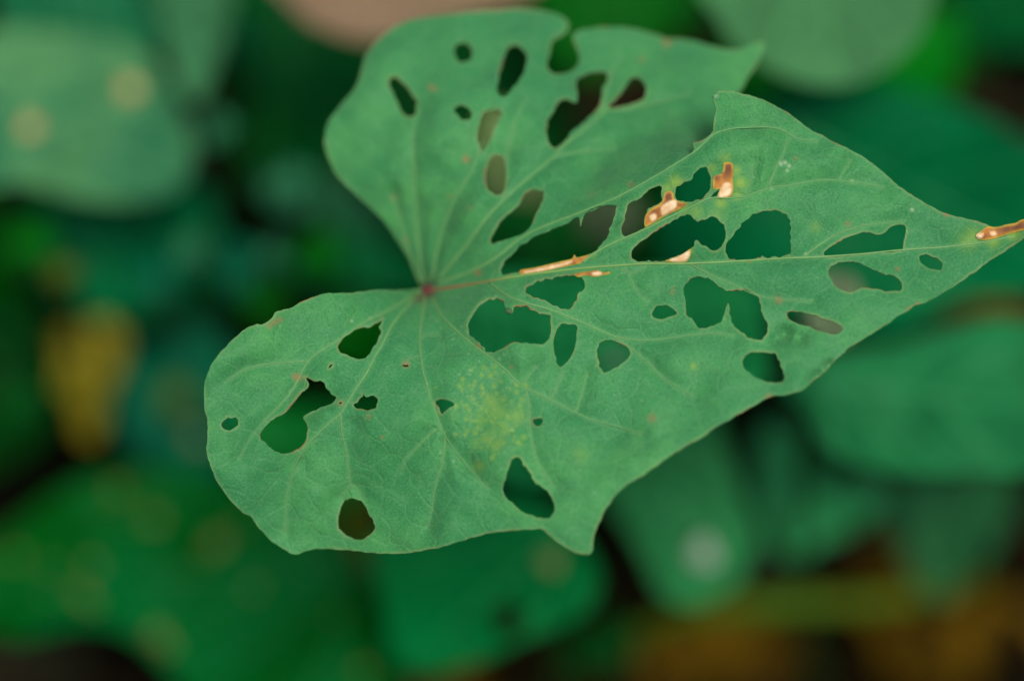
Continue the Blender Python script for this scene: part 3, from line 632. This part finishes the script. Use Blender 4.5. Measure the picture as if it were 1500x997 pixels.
yellow += [(1062, 232, 9, .35), (1044, 246, 7, .4), (960, 320, 9, .35), (938, 330, 7, .3), (1000, 303, 10, .5), (1008, 368, 7, .4), (868, 372, 6, .4), (1078, 250, 8, .5), (990, 267, 10, .7), (978, 276, 8, .6), (1084, 268, 9, .75), (1080, 285, 8, .5), (1056, 297, 9, .6), (1020, 311, 10, .4), (1050, 313, 12, .25), (1425, 345, 12, .5), (1418, 352, 14, .4), (1455, 353, 10, .6), (1485, 342, 10, .7), (850, 665, 12, .18), (1195, 333, 8, .25), (1016, 536, 5, .5)]
brown = [(632, 128, 4, .8), (638, 132, 3, .6), (683, 233, 5, .8), (577, 290, 4, .5), (594, 352, 4, .5), (659, 287, 3, .4), (977, 62, 6, .75), (941, 87, 4, .5), (437, 553, 5, .9), (432, 551, 4, .8), (955, 612, 6, .5), (1141, 440, 5, .6), (1138, 436, 3, .5),
         (985, 428, 4, .35), (986, 422, 3, .3), (1242, 328, 4, .5), (700, 399, 5, .7), (1127, 583, 6, .7), (1098, 381, 3, .8), (749, 537, 2.5, .5), (1315, 394, 4, .4), (1190, 470, 3, .5), (1332, 453, 4, .6), (1345, 446, 4, .5), (1386, 313, 4, .8), (560, 640, 2.5, .5),
         (924, 270, 4, .5), (867, 285, 4, .3), (1166, 232, 3, .4), (595, 533, 5, .5), (540, 610, 4, .4), (402, 472, 4, .7), (395, 477, 4, .6), (410, 468, 4, .6), (688, 305, 4, .3), (746, 399, 4, .5), (499, 590, 4, .5), (702, 507, 4, .6)]
white = [(1144, 240, 3, .7), (1150, 238, 3, .6), (1156, 243, 2.5, .6), (1153, 250, 2, .6), (1336, 307, 2.5, .6), (1180, 372, 2, .6), (1248, 265, 2, .5), (1130, 276, 2, .5), (515, 470, 2, .5), (543, 466, 2, .4)]
for _ in range(70): white.append((random.uniform(620, 760), random.uniform(430, 690), random.uniform(.9, 1.6), random.uniform(.1, .45)))
for _ in range(40): white.append((random.uniform(330, 1400), random.uniform(250, 760), random.uniform(.8, 1.4), random.uniform(.15, .4)))
dark = [(1150, 489, 13, 1.6), (1137, 496, 9, 1.0), (1172, 497, 10, 1.1), (1197, 553, 13, 1.6), (1215, 536, 9, 1.3), (498, 545, 11, .7), (445, 680, 12, .6), (690, 680, 16, .9), (655, 645, 9, .5), (1100, 170, 26, 1.0), (1150, 172, 14, .8), (905, 640, 20, .6), (520, 620, 12, .7), (478, 600, 10, .7), (770, 480, 8, .4), (740, 230, 18, .8), (630, 250, 20, .7), (960, 170, 24, .9), (850, 440, 10, .4), (1010, 400, 12, .4)]
def sheet(outline, holes, veins, base, x0, y0, x1, y1, h, seed, under=None):
    g = Grid(x0, y0, x1, y1, h)
    R1 = smooth(outline, 5)
    rag = np.random.default_rng(seed)
    rings = [R1] + [smooth(q, 3) for q in holes]
    def ragged(r_, a_):
        n_ = len(r_); w_ = np.zeros((n_, 2)); f_ = np.arange(n_) / n_
        for _k in range(10):
            q_ = rag.integers(max(3, n_ // 16), max(5, n_ // 3)); w_ += rag.normal(0, 1, 2) * np.sin(2 * math.pi * (f_ * q_ + rag.uniform(0, 1)))[:, None]
        return r_ + w_ * a_ + rag.normal(0, .3, r_.shape)
    rings = [ragged(rings[0], .16)] + [ragged(r_, .26) for r_ in rings[1:]]
    ins = g.inside(rings); dd = g.dist(rings, 14); sdf = np.where(ins, dd, -dd)
    vl = [smooth(v[0], 6, False) for v in veins]; vd = g.dist(vl, 34, False)
    er = rings if seed == 1 else rings
    # margins only: the fold between the two sheets is not an edge of the leaf
    fd = g.dist([smooth(FOLD, 8, False)], 14, False); edge = np.where(fd < 12, np.maximum(dd, (12 - fd) * .8), dd)
    XX, YY = np.meshgrid(g.xs, g.ys)
    red = np.clip(np.exp(-((XX - 627) ** 2 + (YY - 426) ** 2) / 11 ** 2) * 1.1 + .75 * np.exp(-((XX - 612) ** 2 + (YY - 440) ** 2) / 9 ** 2) * (vd < 6), 0, 1)
    F = {'edge': edge, 'vein': vd, 'halo': g.spots(yellow), 'brown': g.spots(brown), 'white': g.spots(white), 'dent': g.spots(dark), 'red': red}
    XY, T, fl = g.march(sdf, F)
    def relief(x, y, v): return base(x, y) - 0.95 * (1 - np.exp(-(v / 17.0) ** 1.5)) + ripple(x, y, 11, 130, .62) * (1 - np.exp(-v / 20)) + ripple(x, y, 12, 52, .12) * (1 - np.exp(-v / 12))
    t = relief(XY[:, 0], XY[:, 1], fl['vein']) + fl.pop('dent')
    if under is not None:
        # the tail of the upper sheet tucks under the fold vein
        fin = Grid.inside(g, [smooth(FRONT, 5)]); jj = np.clip(((XY[:, 1] - y0) / h).round().astype(int), 0, fin.shape[0] - 1); ii = np.clip(((XY[:, 0] - x0) / h).round().astype(int), 0, fin.shape[1] - 1)
        below = fin[jj, ii]; tf = under(XY[:, 0], XY[:, 1]) + .5
        t = np.where(below, np.maximum(t, tf), t)
    return up(XY[:, 0], XY[:, 1], t), T, fl, XY
def dF(x, y): return dF0(x, y)
MIDV = (MID, 3.4, 1.4)
Vf, Tf, Af, XYf = sheet(FRONT, F_HOLES, F_VEINS + [MIDV], dF0, 286, 122, 1520, 824, 2.0, 1)
Vu, Tu, Au, XYu = sheet(UPPER, U_HOLES, U_VEINS + [F_VEINS[0]], dU0, 466, 4, 1132, 436, 2.4, 2, dF0)
V = np.concatenate([Vf, Vu]); T = np.concatenate([Tf, Tu + len(Vf)])
mesh_np('blade', V, T, LEAFMAT, leaf, {k_: np.concatenate([Af[k_], Au[k_]]) for k_ in Af}, LEAF_ORG, True, .00028)
VM = vein_material('main_vein', (.115, .285, .09), (.085, .27, .09)); VMR = vein_material('midrib_red_base', (.13, .27, .06), (.14, .30, .12), ((.26, .075, .05), .02, .17))
def surf_vein(name, spec_, base, mat):
    q = smooth(spec_[0], 6, False); r = np.linspace(spec_[1], spec_[2], len(q)) * .64 * PXM * DIST
    tube(name, up(q[:, 0], q[:, 1], base(q[:, 0], q[:, 1]) - .06), r, mat, leaf, LEAF_ORG, 8)
surf_vein('midrib', MIDV, dF0, VMR)
for v in F_VEINS: surf_vein('vein', v, dF0, VM)
for v in U_VEINS: surf_vein('vein', v, dU0, VM)
# stalk joint and stalk
jm = plain_material('red_joint', (.10, .022, .026), (.055, .016, .016), 400, .5)
a = np.linspace(0, math.pi, 9); jp = []
th = np.linspace(0, 2 * math.pi, 14, endpoint=False); Vj = []; Tj = []
for i, ph in enumerate(np.linspace(.02, math.pi - .02, 9)):
    for b_ in th: Vj.append(up(628 + 11 * math.sin(ph) * math.cos(b_) * (1 + .15 * math.sin(3 * b_)), 425 + 8.5 * math.sin(ph) * math.sin(b_), 15.0 - .9 * math.cos(ph)))
for i in range(8):
    for j in range(14):
        k_ = (j + 1) % 14; Tj += [(i * 14 + j, i * 14 + k_, (i + 1) * 14 + k_), (i * 14 + j, (i + 1) * 14 + k_, (i + 1) * 14 + j)]
mesh_np('stalk_joint', Vj, Tj, jm, leaf, None, LEAF_ORG, 'out')
p0 = up(626, 427, 16.2); u = np.linspace(0, 1, 24)[:, None]
p1 = p0 + VD * .03; p2 = np.array([p0[0] - .012, p0[1] + .02, .1]); p3 = np.array([p0[0] - .02, p0[1] + .05, -.004])
tube('petiole', (1 - u) ** 3 * p0 + 3 * u * (1 - u) ** 2 * p1 + 3 * u * u * (1 - u) * p2 + u ** 3 * p3, np.linspace(.0011, .0017, 24), vein_material('red_green_stalk', (.2, .05, .05), (.06, .14, .04)), leaf, LEAF_ORG, 10)
# dry papery patches
DPM = dry_patch_material()
def patch(label, outline, creams, greys, off=.16, h=1.0):
    P = smooth(outline, 3); x0, y0 = P.min(0) - 4; x1, y1 = P.max(0) + 4; g = Grid(x0, y0, x1, y1, h)
    ins = g.inside([P]); dd = g.dist([P], 12); sdf = np.where(ins, dd, -dd)
    cr = np.zeros_like(dd)
    for c in creams:
        Q = smooth(c, 2); q = g.dist([Q], 6); q = np.where(g.inside([Q]), q, -q); cr = np.maximum(cr, np.clip(.5 + q / 3.4, 0, 1))
    XY, T, fl = g.march(sdf, {'rim': dd, 'cream': cr, 'grey': g.spots(greys)})
    # the patch sits on the blade surface, puckered
    i = np.array([np.argmin((XYf[:, 0] - x) ** 2 + (XYf[:, 1] - y) ** 2) for x, y in XY[::1]]) if False else None
    vd = g.dist([smooth(v[0], 6, False) for v in F_VEINS + [MIDV]], 34, False)
    _, _, f2 = g.march(sdf, {'v': vd}); v = f2['v']
    t = dF0(XY[:, 0], XY[:, 1]) - 0.95 * (1 - np.exp(-(v / 17.0) ** 1.5)) + ripple(XY[:, 0], XY[:, 1], 11, 130, .62) * (1 - np.exp(-v / 20)) + ripple(XY[:, 0], XY[:, 1], 12, 52, .12) * (1 - np.exp(-v / 12))
    t = t - off * np.clip(fl['rim'] / 3, .5, 1) + ripple(XY[:, 0], XY[:, 1], 31, 14, .025)
    o = mesh_np('dry_patch', up(XY[:, 0], XY[:, 1], t), T, DPM, leaf, fl, LEAF_ORG, True, .00008)
    o['label'] = label
patch('cream and orange dry strip along the upper side of the midrib', [(760, 398), (762, 395), (785, 391), (800, 387.5), (821, 382.5), (838, 378.5), (841, 372), (844, 377), (863, 373), (861, 380), (847, 387), (826, 391), (800, 397), (765, 402)],
      [[(768, 398), (800, 391), (830, 384), (838, 383), (828, 388), (800, 395), (770, 400)]], [])
patch('orange-brown dead patch with two cream windows beside the vein', z(Z4, K, [(650, 310), (680, 298), (700, 315), (703, 340), (740, 358), (775, 368), (740, 397), (680, 424), (620, 458), (570, 487), (543, 497), (538, 460), (548, 425), (580, 393), (620, 373), (640, 350)]),
      [z(Z4, K, [(630, 405), (640, 375), (690, 350), (715, 355), (710, 390), (670, 415), (640, 432)]), z(Z4, K, [(568, 437), (590, 420), (607, 435), (600, 455), (580, 462)])], [(978, 287, 9, .9), (972, 297, 6, .7)])
patch('brown dead patch with one cream window near the torn notch', z(Z4, K, [(975, 148), (1000, 138), (1026, 150), (1031, 200), (1026, 240), (1030, 290), (1016, 327), (980, 342), (940, 340), (945, 310), (955, 287), (920, 290), (916, 240), (925, 215), (960, 205), (972, 180)]),
      [z(Z4, K, [(960, 280), (985, 252), (1010, 258), (1018, 290), (1005, 320), (970, 333), (946, 326)])], [(1066, 248, 13, 1), (1050, 258, 8, .8)])
patch('cream crescent of dead tissue at the rim of a hole on the midrib', z(Z4, K, [(650, 684), (700, 664), (750, 644), (785, 619), (796, 617), (792, 655), (770, 687), (720, 692)]),
      [z(Z4, K, [(680, 678), (730, 656), (782, 628), (786, 650), (766, 680), (720, 686)])], [])
patch('small brown dead fleck with cream centre under the midrib', z(Z4, K, [(150, 755), (190, 743), (230, 740), (280, 730), (310, 743), (352, 740), (352, 750), (310, 762), (270, 770), (215, 762), (180, 772)]), [z(Z4, K, [(250, 750), (285, 740), (305, 748), (290, 760), (260, 758)])], [(846, 400, 7, .8)])
patch('brown shrivelled dry tip of the leaf', [(1429, 345), (1436, 339), (1447, 331), (1458, 333), (1474, 329), (1487, 327), (1496, 322), (1506, 321), (1512, 328), (1510, 336), (1500, 337), (1487, 340), (1474, 344), (1458, 349), (1442, 352), (1432, 350)],
      [[(1430, 345), (1435, 341), (1441, 342), (1438, 348), (1433, 348)], [(1450, 340), (1458, 339), (1460, 344), (1453, 345)]], [(1490, 333, 16, 1), (1508, 328, 14, 1), (1474, 334, 12, .95)], .5)
# curled lip at the torn notch and the bead on the blade
def bead(name, x, y, r, col, lbl=None):
    m = plain_material(name + '_surface', col, tuple(c * .6 for c in col), 900, .5); Vb = []; Tb = []
    t0 = float(dF0(np.array(x), np.array(y)))
    for ph in np.linspace(.05, math.pi - .05, 7):
        for b_ in np.linspace(0, 2 * math.pi, 10, endpoint=False): Vb.append(up(x + r * math.sin(ph) * math.cos(b_) * 1.2, y + r * math.sin(ph) * math.sin(b_), t0 - .9 - r * .1 * math.cos(ph)))
    for i in range(6):
        for j in range(10):
            k_ = (j + 1) % 10; Tb += [(i * 10 + j, i * 10 + k_, (i + 1) * 10 + k_), (i * 10 + j, (i + 1) * 10 + k_, (i + 1) * 10 + j)]
    return mesh_np(name, Vb, Tb, m, leaf if lbl is None else None, None, LEAF_ORG, 'out')
bead('rolled_tip', 1049, 142, 5.5, (.11, .31, .13))
bead('rolled_flap', 745, 455, 4.5, (.09, .20, .08))
org = up(1216, 284, 0)
LEAF_ORG, keep = org, LEAF_ORG
b = bead('dirt_grain', 1216, 284, 2.8, (.5, .42, .32), 'x'); b.location = org
b['label'] = 'tiny pale grain resting on the leaf blade near its pointed end'; b['category'] = 'grain'
